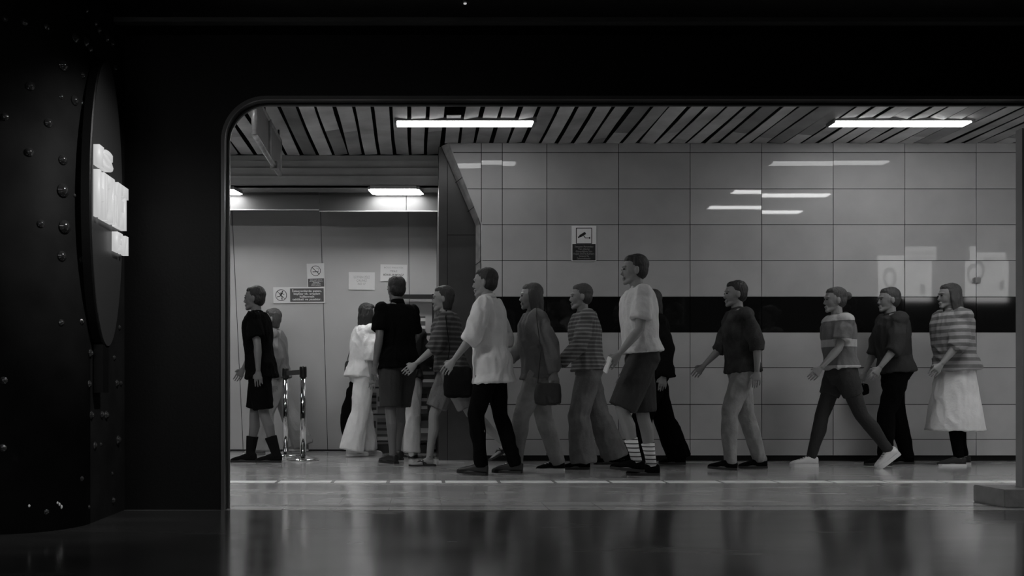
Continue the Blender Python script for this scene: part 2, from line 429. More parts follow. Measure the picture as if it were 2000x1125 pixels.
for k in range(4): bm.faces.new((q[k], q[(k+1) % 4], r[(k+1) % 4], r[k]))
struct(obj('wall_niche', bm, M['niche']), 'smooth leaning grey panel wall at the back of the niche')
bm = bmesh.new()
def on_niche(px, py):
    s = (D_NICHE0-D_NICHE1)/Z_NICHE
    d = (D_NICHE0-s*CH)/(1+s*(Y0-py)/F); return Vector((px2x(px, d), d, py2z(py, d)))
for a_, b_ in (((453, 411), (475, 880)), ((626, 411), (640, 880)), ((797, 411), (804, 880)), ((277, 411), (303, 880))):
    p0, p1 = on_niche(*a_), on_niche(*b_)
    limb(bm, [p0, p1], [.0035, .0035], n=6)
box(bm, XL, XP, D_NICHE0-.006, D_NICHE0, 0, .02)
struct(obj('trim_niche_seam', bm, M['seam']), 'dark joints between the niche panels')

# ------------------------------------------------------------------ lamps
def strip_lamp(x0, x1, y0, y1, m, label, group=None):
    t = thing('ceiling_lamp', label, 'ceiling lamp', ((x0+x1)/2, (y0+y1)/2, Z_CEIL-.012), group=group)
    w, d = (x1-x0)/2, (y1-y0)/2
    boxo('housing', M['housing'], t, -w, w, -d, d, -.008, .03, bev=.003)
    boxo('diffuser', m, t, -w+.02, w-.03, -d+.008, d-.008, -.022, -.007, bev=.003)
    boxo('end_cap', M['housing'], t, -w, -w+.02, -d+.004, d-.004, -.024, -.007, bev=.002)
    boxo('end_cap', M['housing'], t, w-.03, w, -d+.004, d-.004, -.024, -.007, bev=.002)
    return t
dl = 8.66
strip_lamp(px2x(771, dl), px2x(1046, dl), 8.57, 8.74, M['lamp'], 'long strip lamp in the slatted ceiling above the man in white shirt')
strip_lamp(px2x(1620, dl), px2x(1894, dl), 8.57, 8.74, M['lamp'], 'long strip lamp in the slatted ceiling at the right')
strip_lamp(px2x(2470, dl), px2x(2744, dl), 8.57, 8.74, M['lamp'], 'strip lamp further along, beyond the right edge of view')
strip_lamp(px2x(-80, dl), px2x(195, dl), 8.57, 8.74, M['lamp'], 'strip lamp further along, beyond the left edge of view')
for i, xx in enumerate((-3.9, -2.4, 3.97, 8.6, 10.1)):  # all but the right-of-centre lamp are added to brighten the passage
    strip_lamp(xx, xx+1.3, 6.12, 6.29, M['midlamp'] if i == 2 else M['hidlamp'], 'strip lamp hidden above the header, added fill except right of centre, %s bay' % ('far left', 'left', 'right of centre', 'right', 'far right')[i])
strip_lamp(3.95, 5.2, 7.12, 7.29, M['midlamp'], 'strip lamp between the near and far rows, hidden above the header')
for i, xx in enumerate((-3.8, -2.3, -0.85)):  # unseen rear lamps, added to lift the lower tiles and front floor
    q = strip_lamp(xx, xx+1.3, -1.6, -1.42, M['rearlamp'], 'unseen strip lamp added behind the viewer for fill, %s of the row' % ('leftmost', 'middle', 'rightmost')[i])
    q.location.z = Z_FRONT-.012
def panel_lamp(dx, label):
    t = thing('panel_lamp', label, 'ceiling lamp', (0, 0, 0))
    c = [(px2x(717, 9.86)+dx, 9.90), (px2x(818, 9.86)+dx, 9.90), (px2x(829, 10.16)+dx, 10.2), (px2x(727, 10.16)+dx, 10.2)]
    def slab(z0, z1, s, m, nm):
        cx = sum(p[0] for p in c)/4; cy = sum(p[1] for p in c)/4
        bm = bmesh.new(); lo = [bm.verts.new((cx+(p[0]-cx)*s-t.location.x, cy+(p[1]-cy)*s, z0)) for p in c]
        f = bm.faces.new(lo); r = bmesh.ops.extrude_face_region(bm, geom=[f])
        bmesh.ops.translate(bm, vec=(0, 0, z1-z0), verts=[g for g in r['geom'] if isinstance(g, bmesh.types.BMVert)])
        bmesh.ops.bevel(bm, geom=[e for e in bm.edges if abs(e.verts[0].co.z-e.verts[1].co.z) > .001], offset=.03, segments=3, affect='EDGES')
        o = obj(nm, bm, m, t)
    slab(Z_NICHE-.034, Z_NICHE, 1.0, M['housing'], 'housing'); slab(Z_NICHE-.037, Z_NICHE-.0345, .985, M['nichelamp'], 'diffuser')
panel_lamp(0, 'bright square ceiling lamp above the posted paper notices')
panel_lamp(-2.0, 'bright square ceiling lamp cut by the left side of the opening')
# small spotlight on the front ceiling
t = thing('ceiling_spotlight', 'tiny bright spotlight at the top edge on the black ceiling', 'spotlight', (px2x(908, 5.08), 5.06, Z_FRONT))
bm = bmesh.new(); limb(bm, [(0, 0, 0), (0, 0, -.022)], [.03, .026]); obj('housing', bm, M['darkmetal'], t)
bm = bmesh.new(); limb(bm, [(0, 0, -.022), (0, 0, -.026)], [.009, .008]); obj('bulb', bm, M['letter'], t)

# hanging sign, seen almost edge on
hx = px2x(493, 7.6); hx = -1.36
t = thing('hanging_sign', 'framed sign board hanging edge-on from the slatted ceiling at upper left', 'sign', (hx, 0, 0))
h0, h1, hz = 7.62, 9.0, py2z(263, 7.62)
boxo('board', M['board'], t, -.012, .012, h0+.03, h1-.02, hz+.03, Z_CEIL-.10)
bm = bmesh.new()
for a_, b_ in (((0, h0, hz), (0, h0, Z_CEIL-.08)), ((0, h0, hz), (0, h1, hz)), ((0, h1, hz), (0, h1, Z_CEIL-.08)), ((0, h0, Z_CEIL-.09), (0, h1, Z_CEIL-.09))):
    limb(bm, [a_, b_], [.024, .024], n=10)
obj('frame', bm, M['alu'], t, True)
for yy in (h0+.5, h1-.06):
    bm = bmesh.new(); limb(bm, [(0, yy, Z_CEIL-.1), (0, yy, Z_CEIL+.05)], [.01, .01], n=8); obj('hanger', bm, M['darkmetal'], t)
bm = bmesh.new(); limb(bm, [(.02, 8.3, hz), (.02, 8.3, Z_CEIL-.09)], [.014, .014], n=10); obj('stile', bm, M['alu'], t, True)
bm = bmesh.new(); box(bm, -.03, .035, 8.62, 8.68, hz-.035, hz+.035, bev=.006); obj('clamp', bm, M['housing'], t)

# ------------------------------------------------------------------ riveted column with the oval sign
XS = -1.757; CR, CX, CY = .40, -2.157, 4.93
t = thing('riveted_column', 'black steel column with rounded nose and bolt heads at the left edge', 'column', (CX, CY, 0))
path = [(XS-CX, D_PART-CY)]
for i in range(25):
    a = -PI*i/24; path.append((CR*math.cos(a), CR*math.sin(a)))
path.append((-CR, D_PART-CY))
bm = bmesh.new()
lo = [bm.verts.new((p[0], p[1], 0)) for p in path]; hi = [bm.verts.new((p[0], p[1], Z_FRONT)) for p in path]
n = len(path)
for i in range(n): bm.faces.new((lo[i], lo[(i+1) % n], hi[(i+1) % n], hi[i]))
bm.faces.new(lo[::-1]); bm.faces.new(hi)
o = obj('shaft', bm, M['column'], t)
for p in o.data.polygons: p.use_smooth = abs(p.normal.z) < .5 and p.area < .4
def col_hit(px):
    k = (px-X0)/F                              # ray x = k*d
    if px >= 818+XS/CY*F-4:                    # side plane
        d = XS/k; return Vector((XS, d, 0)), Vector((1, 0, 0))
    A = k*k+1; B = -2*(k*CX+CY); C_ = CX*CX+CY*CY-CR*CR; q = B*B-4*A*C_
    d = (-B-math.sqrt(max(q, 0)))/(2*A); p = Vector((k*d, d, 0)); nn = (p-Vector((CX, CY, 0))).normalized(); return p, nn
RIV = [(123, 312, 9), (123, 372, 12), (126, 443, 12), (121, 500, 9), (160, 508, 7), (146, 196, 9), (162, 203, 6), (148, 74, 9), (168, 82, 9), (176, 95, 8), (124, 128, 10), (162, 147, 6), (187, 45, 6),
       (193, 58, 7), (209, 75, 8), (219, 84, 8), (225, 133, 7), (9, 228, 7), (95, 240, 8), (57, 297, 8), (59, 168, 8), (80, 437, 7), (120, 189, 5), (161, 266, 5), (10, 36, 6), (48, 43, 6), (92, 52, 6),
       (160, 628, 6), (176, 690, 8), (174, 750, 7), (185, 751, 7), (178, 811, 8), (199, 810, 7), (207, 811, 8), (185, 870, 7), (197, 868, 4), (160, 935, 5), (228, 749, 7), (233, 640, 5), (223, 699, 5), (230, 860, 9), (219, 925, 4),
       (221, 977, 6), (7, 743, 7), (5, 875, 7), (91, 1000, 5), (174, 990, 4), (120, 630, 6), (146, 382, 4), (240, 205, 4), (236, 749, 5), (170, 20, 5)]
rm = None
for px, py, r in RIV:
    p, nn = col_hit(px); d = p.y; z = py2z(py, d)
    if z > Z_FRONT-.03 or z < .02: continue
    bm = bmesh.new(); rr = r/F*d*1.1
    prof = [(0, 1.0), (.25, 1.0), (.3, .8), (.55, .66), (.72, .42), (.8, .12)]
    ax = nn; u = Vector((0, 0, 1)); v = ax.cross(u)
    rs = [ring(bm, ax*(h*rr-.002), u, v, rr*w, rr*w, 12) for h, w in prof]
    skin_rings(bm, rs)
    o = obj('rivet', bm, M['rivet'], t, True); o.location = (p.x-CX, p.y-CY, z)
# paint chips
bm = bmesh.new()
for px, py in ((57, 988), (116, 985), (120, 990), (112, 982)):
    p, nn = col_hit(px); z = py2z(py, p.y)
    ball(bm, (p.x-CX, p.y-CY, z), (.006, .004, random.uniform(.005, .012)), 8)
obj('paint_chip', bm, M['white'], t)
# oval sign
SX = -1.70; sc, ss, zc, zs = 5.03, .26, 1.727, .787
t = thing('oval_sign', 'tall dark oval sign with glowing white letters fixed to the riveted column', 'sign', (SX, sc, zc))
bm = bmesh.new(); X = Vector((0, 1, 0)); Z = Vector((0, 0, 1))
rs = [ring(bm, Vector((-.053, 0, 0)), X, Z, ss*.97, zs*.99, 64), ring(bm, Vector((-.05, 0, 0)), X, Z, ss, zs, 64), ring(bm, Vector((-.006, 0, 0)), X, Z, ss, zs, 64), ring(bm, Vector((0, 0, 0)), X, Z, ss-.006, zs-.006, 64)]
skin_rings(bm, rs); o = obj('case', bm, M['black'], t)
bm = bmesh.new(); skin_rings(bm, [ring(bm, Vector((-.003, 0, 0)), X, Z, ss-.012, zs-.012, 64), ring(bm, Vector((.004, 0, 0)), X, Z, ss-.014, zs-.014, 64)])
obj('face', bm, M['signface'], t)
def side_text(s, px0, px1, y0, y1, nm, bold):
    d0, d1 = -SX*F/(X0-px0), -SX*F/(X0-px1); za, zb = py2z(y0, d0), py2z(y1, d0)
    me = text_mesh(s, d1-d0, za-zb, bold=bold, ext=.032, spacing=.92)
    o = link(nm, me, M['letter'], t); o.rotation_euler = (0, 0, PI/2); o.location = (.006, (d0+d1)/2-sc, (za+zb)/2-zc)
side_text('IS', 180, 208, 281, 322, 'lettering', .06)
side_text('HIZMET', 180, 238, 330, 422, 'lettering', .06)
side_text('EVI', 216, 238, 452, 490, 'lettering', .06)
bm = bmesh.new(); box(bm, -.05, 0.0, -.07, .02, .70-zc, .96-zc); obj('bracket', bm, M['black'], t)

# totem on a concrete plinth, right edge
dp = 5.62
t = thing('concrete_plinth', 'pale concrete block on the floor at the right edge of view', 'plinth', (px2x(1958, dp)+.24, dp+.1, 0))
hh = py2z(956, dp)
boxo('block', M['concrete'], t, -.24, .4, -.12, .2, 0, hh, bev=.006)
t = thing('sign_totem', 'tall dark upright panel with pale edge standing on the concrete block', 'sign', (px2x(1992, 5.75), 5.75, hh))
boxo('panel', M['black'], t, .012, .5, -.02, .04, 0.0, py2z(252, 5.75)-hh, bev=.004)
boxo('edge_strip', M['board'], t, 0, .012, -.02, .04, 0.0, py2z(252, 5.75)-hh)

# ------------------------------------------------------------------ notices
lean = math.atan((D_NICHE0-D_NICHE1)/Z_NICHE)
def niche_sign(name, label, px0, px1, y0, y1, roll=0):
    p = on_niche((px0+px1)/2, (y0+y1)/2); s = F/p.y; t = thing(name, label, 'notice', p+Vector((0, -.006, 0)), (lean, roll, 0))
    w, h = (px1-px0)/s, (y1-y0)/s
    boxo('sheet', M['white'], t, -w/2, w/2, -.003, .004, -h/2, h/2)
    return t, w, h
r1 = math.radians(1.6)
t, w, h = niche_sign('no_smoking_sign', 'upright white sign with crossed-out cigarette above the wider sign', 600, 634, 515, 562, -.03)
bm = bmesh.new(); cz, R = h*.5-.085, .060
annulus(bm, 0, cz, R, R*.9, -.004); bar2(bm, (-R*.68, cz+R*.68), (R*.68, cz-R*.68), .007, -.004)
bar2(bm, (-.036, cz-.012), (.006, cz-.012), .009, -.004); bar2(bm, (.013, cz-.012), (.034, cz-.012), .009, -.004)
bar2(bm, (.03, cz), (.036, cz+.02), .003, -.004); bar2(bm, (.036, cz+.02), (.022, cz+.03), .003, -.004); bar2(bm, (.022, cz+.03), (.008, cz+.026), .003, -.004)
obj('pictogram', bm, M['ink'], t)
boxo('text_panel', M['greyink'], t, -w*.46, w*.46, -.0045, -.003, -h*.46, -h*.12)
text('lettering', t, '4207 sayılı kanun\ngereğince istasyon\ndahilinde\nsigara içmek\nkesin yasaktır', 0, -.0052, -h*.29, w*.78, h*.27, M['white'], bold=.02)
t, w, h = niche_sign('no_skating_sign', 'wide sign with crossed-out running skater and white lettering', 534, 635, 561, 592, -.006)
bm = bmesh.new(); cx, R = -w/2+.093, .068
annulus(bm, cx, 0, R, R*.9, -.004); bar2(bm, (cx-R*.68, R*.68), (cx+R*.68, -R*.68), .006, -.004)
disc2(bm, cx+.016, .040, .009, -.004)
for a_, b_, ww in (((.010, .03), (-.004, .002), .018), ((-.004, .004), (-.016, -.014), .010), ((-.016, -.014), (-.040, -.016), .009), ((-.002, .0), (.012, -.022), .010), ((.012, -.022), (.008, -.044), .009),
                   ((.012, .028), (.024, .010), .007), ((.024, .010), (.038, .012), .006), ((.004, .03), (-.014, .022), .007), ((-.014, .022), (-.022, .008), .006), ((.0, -.046), (.020, -.046), .006), ((-.046, -.012), (-.040, -.028), .006)):
    bar2(bm, (cx+a_[0], a_[1]), (cx+b_[0], b_[1]), ww, -.004)
obj('pictogram', bm, M['ink'], t)
boxo('text_panel', M['greyink'], t, -w*.175, w*.475, -.0045, -.003, -h*.42, h*.42)
text('lettering', t, 'İstasyonlarda paten,\nkaykay vb. araçları\nkullanmak\ntehlikeli ve yasaktır.', w*.15, -.0052, 0, w*.57, h*.74, M['white'], bold=.025)
t, w, h = niche_sign('paper_notice', 'white sheet with almost faded writing, left of the two papers', 681, 732, 532, 566, .015)
text('lettering', t, 'LÜTFEN ZİLİ\nÇALINIZ\nNO 17', 0, -.0036, h*.05, w*.6, h*.55, M['midink'])
t, w, h = niche_sign('paper_notice', 'white sheet with dark handwritten lines above the man in black', 743, 795, 517, 550, .02)
text('lettering', t, 'BÖLÜ PAKETİK', 0, -.0036, h*.33, w*.72, h*.11, M['midink'])
text('lettering', t, 'TESLİ', 0, -.0036, h*.12, w*.26, h*.12, M['greyink'])
text('lettering', t, 'BİSKELENMENİZ', 0, -.0036, -h*.09, w*.76, h*.14, M['ink'], bold=.01)
text('lettering', t, 'YASAKTIR', .01, -.0036, -h*.33, w*.42, h*.13, M['ink'], bold=.015)
# camera surveillance sign on the tiles
dS = D_TILE-.012; s = F/dS
t = thing('camera_sign', 'surveillance sign with camera pictogram on the grey tiled wall', 'notice', (px2x(1140.5, dS), dS, py2z(475.5, dS)))
w, h = 48/s, 69/s
boxo('sheet', mat('sign_sheet', .85, .45), t, -w/2, w/2, -.002, .008, -h/2, h/2)
bm = bmesh.new(); q = .079; cz = h/2-.103
for a_, b_ in (((-q, cz-q), (q, cz-q)), ((q, cz-q), (q, cz+q)), ((q, cz+q), (-q, cz+q)), ((-q, cz+q), (-q, cz-q))): bar2(bm, a_, b_, .007, -.003)
bar2(bm, (-.042, cz-.005), (.016, cz+.03), .026, -.003); bar2(bm, (-.060, cz-.018), (-.036, cz-.003), .014, -.003)
bar2(bm, (-.004, cz+.006), (.012, cz-.020), .008, -.003); bar2(bm, (.010, cz-.021), (.058, cz-.021), .007, -.003); poly(bm, [(.052, cz-.014), (.064, cz-.008), (.064, cz-.036), (.052, cz-.028)], -.003)
obj('pictogram', bm, M['ink'], t)
boxo('text_panel', M['ink'], t, -w*.47, w*.47, -.004, -.002, -h*.48, -h*.02)
text('lettering', t, 'İstasyon Perondaki\nTüm Alanlar\nGüvenliğiniz İçin\nKapalı Devre Kamera\nSistemi İle\nİzlenmektedir.', 0, -.0046, -h*.25, w*.84, h*.40, mat('sign_print', .3, .5), bold=.005)
# small clip on tile joint
t = thing('wall_clip', 'small metal box fixed on the tile joint at the far right', 'clip', (tx(1907), D_TILE-.012, tz(548)))
boxo('body', M['housing'], t, -.03, .03, -.02, .012, -.03, .03, bev=.005)
# posters on the rear of the partition, glow added so the tiles mirror them
for i, (x0, x1) in enumerate(((6.62, 7.38), (7.86, 8.42))):
    t = thing('glowing_poster', ('wide' if i == 0 else 'narrow')+' poster with a portrait and added glow, mirrored faintly in the wall tiles', 'poster', ((x0+x1)/2, D_PART+T_PART+.03, 2.36))
    t.rotation_euler = (0, 0, PI); w = x1-x0; h = .80
    boxo('frame', M['darkmetal'], t, -w/2-.02, w/2+.02, .0, .029, -h/2-.02, h/2+.02)
    boxo('sheet', M['poster'], t, -w/2, w/2, -.004, 0, -h/2, h/2)
    bm = bmesh.new(); b2 = bmesh.new()
    for q in ((.62,) if i else (.62,)):
        cx = w*.28; poly(bm, [(cx+.10*math.cos(a/24*2*PI), .04+.15*math.sin(a/24*2*PI)) for a in range(24)], -.005)
        poly(b2, [(cx+.062*math.cos(a/24*2*PI), .03+.095*math.sin(a/24*2*PI)) for a in range(24)], -.0065)
    obj('portrait_hair', bm, M['posterdark'], t); obj('portrait_face', b2, M['poster'], t)
    text('lettering', t, 'BAYAN\nKONU', -w*.2, -.005, .27, w*.5, .14, M['posterdark'], bold=.02)
    bm = bmesh.new(); box(bm, -w*.38, -w*.28, -.006, -.004, -.25, -.11); obj('emblem', bm, M['posterdark'], t)

# ------------------------------------------------------------------ stanchions and belt
def lathe(bm, prof, n=28):
    skin_rings(bm, [ring(bm, Vector((0, 0, z)), Vector((1, 0, 0)), Vector((0, 1, 0)), r, r, n) for r, z in prof])
def stanchion(px, py, label):
    d = fd(py); t = thing('stanchion', label, 'barrier post', (px2x(px, d), d, 0), group='chrome queue posts')
    bm = bmesh.new(); lathe(bm, [(.165, 0), (.17, .008), (.165, .018), (.10, .030), (.045, .045), (.036, .05)]); obj('base', bm, M['chrome'], t, True)
    bm = bmesh.new(); lathe(bm, [(.032, .045), (.032, .86)]); obj('pole', bm, M['chrome'], t, True)
    bm = bmesh.new(); lathe(bm, [(.034, .86), (.038, .865), (.038, .96), (.034, .972), (.02, .974)]); obj('belt_head', bm, M['darkmetal'], t, True)
    return t
s1 = stanchion(592, 899, 'chrome queue post standing nearer, right one of the pair')
s2 = stanchion(558, 890.5, 'chrome queue post standing farther, left one beside the man in black tee')
a, b = s1.location+Vector((0, 0, .915)), s2.location+Vector((0, 0, .915))
t = tag(link('barrier_belt', bpy.data.meshes.new('m')), 'short dark belt stretched between the two chrome queue posts', 'belt')
bm = bmesh.new(); v = (b-a).normalized(); a2, b2 = a+v*.045, b-v*.045; limb(bm, [a2, b2], [(.003, .026)]*2, ref=v.cross(Vector((0, 0, 1))), n=8, p=6); bm.to_mesh(t.data); bm.free(); t.data.materials.append(M['belt'])

# ------------------------------------------------------------------ magazine rack
RX0, RX1, RY0, RY1 = px2x(703, 10.7), XP-.02, 10.60, 10.84
t = thing('magazine_rack', 'dark metal magazine rack against the niche wall behind the shoppers', 'rack', ((RX0+RX1)/2, RY1, 0))
ox, oy = (RX0+RX1)/2, RY1
bm = bmesh.new()
for xx in (RX0+.46, RX1-.02):
    box(bm, xx-.012-ox, xx+.012-ox, -.03, 0, 0, 1.86)
obj('frame', bm, M['darkmetal'], t)
boxo('top_bar', M['darkmetal'], t, RX0+.44-ox, RX1-ox, -.06, 0, 1.80, 1.85)
for zz in (.13, .44, .75, 1.06, 1.37):
    boxo('shelf', M['darkmetal'], t, RX0-ox+.03, RX1-ox-.01, -.22, -.01, zz, zz+.015)
boxo('base', M['darkmetal'], t, RX0-ox+.03, RX1-ox-.01, -.22, 0, 0, .10)
boxo('side_board', M['white'], t, RX0-ox, RX0-ox+.06, -.2, -.18, .18, 1.45)
mags = [mat('cover_%d' % i, v, .35, extra=stripes(v, v2, f, .6)) for i, (v, v2, f) in enumerate(((.5, .08, 9), (.12, .6, 7), (.3, .04, 14), (.04, .4, 11)))]
nm = ('bottom', 'second', 'third', 'fourth', 'uppermost')
for j, zz in enumerate((.13, .44, .75, 1.06, 1.37)):
    xx = RX0+.06
    k = 0
    while xx < RX1-.14:
        w = random.uniform(.12, .16)
        bm = bmesh.new(); box(bm, 0, w, -.006, .006, 0, random.uniform(.2, .26))
        o = obj('magazine', bm, random.choice(mags)); o.location = (xx, RY0+.08, zz+.017); o.rotation_euler = (-.2, 0, 0)
        tag(o, 'magazine standing face-out on the %s shelf of the rack' % nm[j], 'magazine', 'magazines on the %s shelf' % nm[j])
        xx += w+.015; k += 1

# ------------------------------------------------------------------ people
def Ry(a):      # flexion a (rad): down vector turned forward (+X)
    return Vector((math.sin(a), 0, -math.cos(a)))
def person(label, px, py, H=1.72, yaw=180, stance='R', legs=((12, 0, 10), (-14, 0, 14)), arms=((-15, 8, 15), (15, 8, 20)), lean=3, head=(0, 0),
           top=None, bottom=None, shoes='shoe', shoe_m=None, sole_m=None, skin=None, hair='short', hair_m=None, W=1.0, ankle_dx=0, seed=0, sock=None, foots=(0, 0), extra=None):
    k = H/1.75; rad = math.radians; skin = skin or M['skin']; hair_m = hair_m or M['hair']
    V = Vector; pel = V((0, 0, 0)); lr = Matrix.Rotation(rad(lean), 3, 'Y')
    J = {}
    for s, sg, (hf, ab, kn) in (('L', 1, legs[0]), ('R', -1, legs[1])):
        hip = V((0, sg*.088*k, -.02*k)); th = Ry(rad(hf)); th.y = sg*math.tan(rad(ab)); th.normalize()
        knee = hip+th*.43*k; sh = Ry(rad(hf-kn)); sh.y = sg*math.tan(rad(ab))*.3; sh.normalize(); ank = knee+sh*.43*k
        fp = foots[0 if s == 'L' else 1]
        J[s] = dict(hip=hip, knee=knee, ank=ank, fd=V((math.cos(rad(fp)), 0, math.sin(rad(fp)))), fn=V((-math.sin(rad(fp)), 0, math.cos(rad(fp)))))
    # lowest sole point
    low = 9
    for s in 'LR':
        j = J[s]
        for a in (-.06, .0, .17): low = min(low, (j['ank']+j['fd']*a*k-j['fn']*.085*k).z)
    up = V((0, 0, -low)); 
    for s in 'LR':
        for q in ('hip', 'knee', 'ank'): J[s][q] += up
    pel += up
    T = lambda x, y, z: pel+lr @ V((x*k, y*k, z*k))
    tw = rad(0)
    for s, sg, (sf, ab, el) in (('L', 1, arms[0]), ('R', -1, arms[1])):
        sh = T(-.005, sg*.175*W, .50); ua = Ry(rad(sf)); ua.y = sg*math.sin(rad(ab)); ua.normalize()
        elb = sh+ua*.295*k; fa = Ry(rad(sf+el)); fa.y = sg*math.sin(rad(ab))*.3; fa.normalize()
        J[s].update(sh=sh, elb=elb, wr=elb+fa*.25*k, fa=fa, ua=ua)
    hy, hp = head; hm = Matrix.Rotation(rad(hy), 3, 'Z') @ Matrix.Rotation(rad(hp), 3, 'Y')
    nb = T(0, 0, .56); hc = nb+V((.025*k, 0, .135*k)); HP = lambda x, y, z: hc+hm @ V((x*k, y*k, z*k))
    d = fd(py); wx = px2x(px, d)
    rz = rad(yaw); st = J[stance]['ank']+V((.05*k, 0, 0)); rot = Matrix.Rotation(rz, 3, 'Z'); off = rot @ V((st.x, st.y, 0))
    root = thing('person', label, 'person', (wx-off.x, d+.02-off.y, 0), (0, 0, rz))
    Yv, Xv = V((0, 1, 0)), V((1, 0, 0))
    # ---- body
    bm = bmesh.new()
    def torso(bm, spec, g=0.0, p=2.3):
        rs = [ring(bm, T(cx, 0, z), lr @ Xv, Yv, (a+g)*k, (b*W+g)*k, 20, p) for z, a, b, cx in spec]
        skin_rings(bm, rs)
    BODY = [(-.09, .07, .11, 0), (-.02, .11, .16, -.01), (.04, .11, .165, -.01), (.14, .092, .138, 0), (.24, .098, .142, 0), (.36, .112, .165, 0), (.45, .105, .172, 0), (.51, .08, .165, -.005), (.545, .06, .11, -.01), (.57, .05, .06, -.005)]
    torso(bm, BODY)
    limb(bm, [T(-.01, 0, .50), nb, HP(-.02, 0, -.03)], [.062*k, .054*k, .05*k])
    ball(bm, HP(-.012, 0, .03), (.098*k, .076*k, .100*k), rot=hm); limb(bm, [HP(-.02, 0, -.01), HP(.02, 0, -.05), HP(.045, 0, -.085)], [(.062*k, .07*k), (.054*k, .05*k), (.03*k, .022*k)], ref=hm @ Yv)
    ball(bm, HP(.035, 0, -.005), (.05*k, .058*k, .07*k), rot=hm)
    limb(bm, [HP(.078, 0, .022), HP(.088, 0, -.008), HP(.095, 0, -.022), HP(.082, 0, -.032)], [.009*k, .011*k, .013*k, .011*k]); ball(bm, HP(.066, 0, -.095), (.020*k, .026*k, .018*k), rot=hm); limb(bm, [HP(-.01, 0, -.06), HP(.04, 0, -.078), HP(.066, 0, -.092)], [(.055*k, .035*k), (.042*k, .026*k), (.024*k, .02*k)], ref=hm @ Yv)
    ball(bm, HP(.082, 0, -.058), (.011*k, .024*k, .009*k), rot=hm); ball(bm, HP(.078, 0, -.070), (.011*k, .02*k, .008*k), rot=hm)
    ball(bm, HP(.075, 0, .035), (.018*k, .05*k, .010*k), rot=hm)
    for sg in (1, -1): ball(bm, HP(-.01, sg*.078, -.002), (.018*k, .010*k, .032*k), rot=hm)
    for s, sg in (('L', 1), ('R', -1)):
        j = J[s]; hip, knee, ank = j['hip'], j['knee'], j['ank']
        limb(bm, [hip+V((0, 0, .03)), hip.lerp(knee, .35), hip.lerp(knee, .8), knee, knee.lerp(ank, .12), knee.lerp(ank, .33)-V((.012, 0, 0)), knee.lerp(ank, .7), ank], [.085*k, .082*k, .058*k, .054*k, .052*k, .055*k, .038*k, .033*k])
        f, fn = j['fd'], j['fn']
        limb(bm, [ank-f*.035*k-fn*.045*k, ank+f*.03*k-fn*.04*k, ank+f*.10*k-fn*.058*k, ank+f*.165*k-fn*.07*k, ank+f*.185*k-fn*.072*k], [(.028*k, .034*k), (.034*k, .04*k), (.042*k, .024*k), (.038*k, .013*k), (.025*k, .008*k)])
        ball(bm, ank, .036*k)
        sh, elb, wr, fa = j['sh'], j['elb'], j['wr'], j['fa']
        ball(bm, sh-V((0, sg*.012*k, .01*k)), .056*k)
        limb(bm, [sh+V((0, -sg*.02, 0)), sh.lerp(elb, .35), elb, elb.lerp(wr, .25), wr], [.05*k, .046*k, .037*k, .039*k, (.026*k, .021*k)])
        # hand: palm, four fingers and a thumb
        side = V((0, sg, 0)); fwd = (Xv-fa*fa.dot(Xv)).normalized(); inn = -side
        kn0 = wr+fa*.085*k
        limb(bm, [wr, wr+fa*.03*k, kn0], [(.024*k, .017*k), (.034*k, .016*k), (.037*k, .014*k)], ref=fwd, n=12)
        for q, (o_, ln, cu) in enumerate(((.034, .074, 10), (.0115, .082, 15), (-.0115, .077, 20), (-.034, .060, 26))):
            b0 = kn0+fwd*o_*k-fa*.004; dv = fa.copy(); pts = [b0-fa*.02]; rr = [.008*k]; pt = b0; pts.append(pt); rr.append(.008*k)
            ax = fwd
            for m_ in range(3):
                dv = Quaternion(ax, rad(cu*(.55+.3*m_))*(1 if (Quaternion(ax, .1) @ fa).dot(inn) > fa.dot(inn) else -1)) @ dv
                pt = pt+dv*ln*(.45, .32, .23)[m_]*k; pts.append(pt); rr.append((.0078, .0072, .006)[m_]*k)
            limb(bm, pts, rr, n=8)
        tb = wr+fa*.022*k+fwd*.022*k; t1 = tb+(fwd*.7+fa*.75+inn*.3).normalized()*.036*k; t2 = t1+(fwd*.25+fa*.95+inn*.3).normalized()*.03*k
        limb(bm, [tb-fwd*.008, t1, t2], [.012*k, .0105*k, .008*k], n=8)
        j['hand'] = kn0
    remesh('body', bm, .0052, skin, root, smooth=2)
    for sg in (1, -1):
        bm = bmesh.new(); ball(bm, HP(.083, sg*.03, .012), (.008*k, .014*k, .007*k), 10, rot=hm); obj('eye', bm, M['eye'], root, True)
    # ---- hair
    bm = bmesh.new()
    if hair != 'bald':
        ball(bm, HP(-.030, 0, .052), (.094*k, .082*k, .088*k), 20, rot=hm); ball(bm, HP(-.045, 0, .01), (.072*k, .080*k, .085*k), 20, rot=hm)
        ball(bm, HP(.012, 0, .088), (.062*k, .062*k, .042*k), rot=hm)
        if hair == 'long':
            limb(bm, [HP(-.05, 0, .06), HP(-.075, 0, -.04), HP(-.085, 0, -.14), HP(-.09, 0, -.25)], [(.085*k, .06*k), (.085*k, .05*k), (.085*k, .038*k), (.06*k, .022*k)], ref=Yv, n=18)
            for sg in (1, -1): limb(bm, [HP(-.015, sg*.066, .06), HP(-.02, sg*.085, -.03), HP(-.03, sg*.085, -.15)], [(.022*k, .045*k), (.018*k, .045*k), (.015*k, .03*k)], ref=Yv)
        if hair == 'bob':
            limb(bm, [HP(-.035, 0, .07), HP(-.045, 0, -.02), HP(-.045, 0, -.10)], [(.085*k, .07*k), (.09*k, .06*k), (.075*k, .045*k)], ref=Yv, n=18)
        if hair == 'bun': ball(bm, HP(-.13, 0, .05), .038*k)
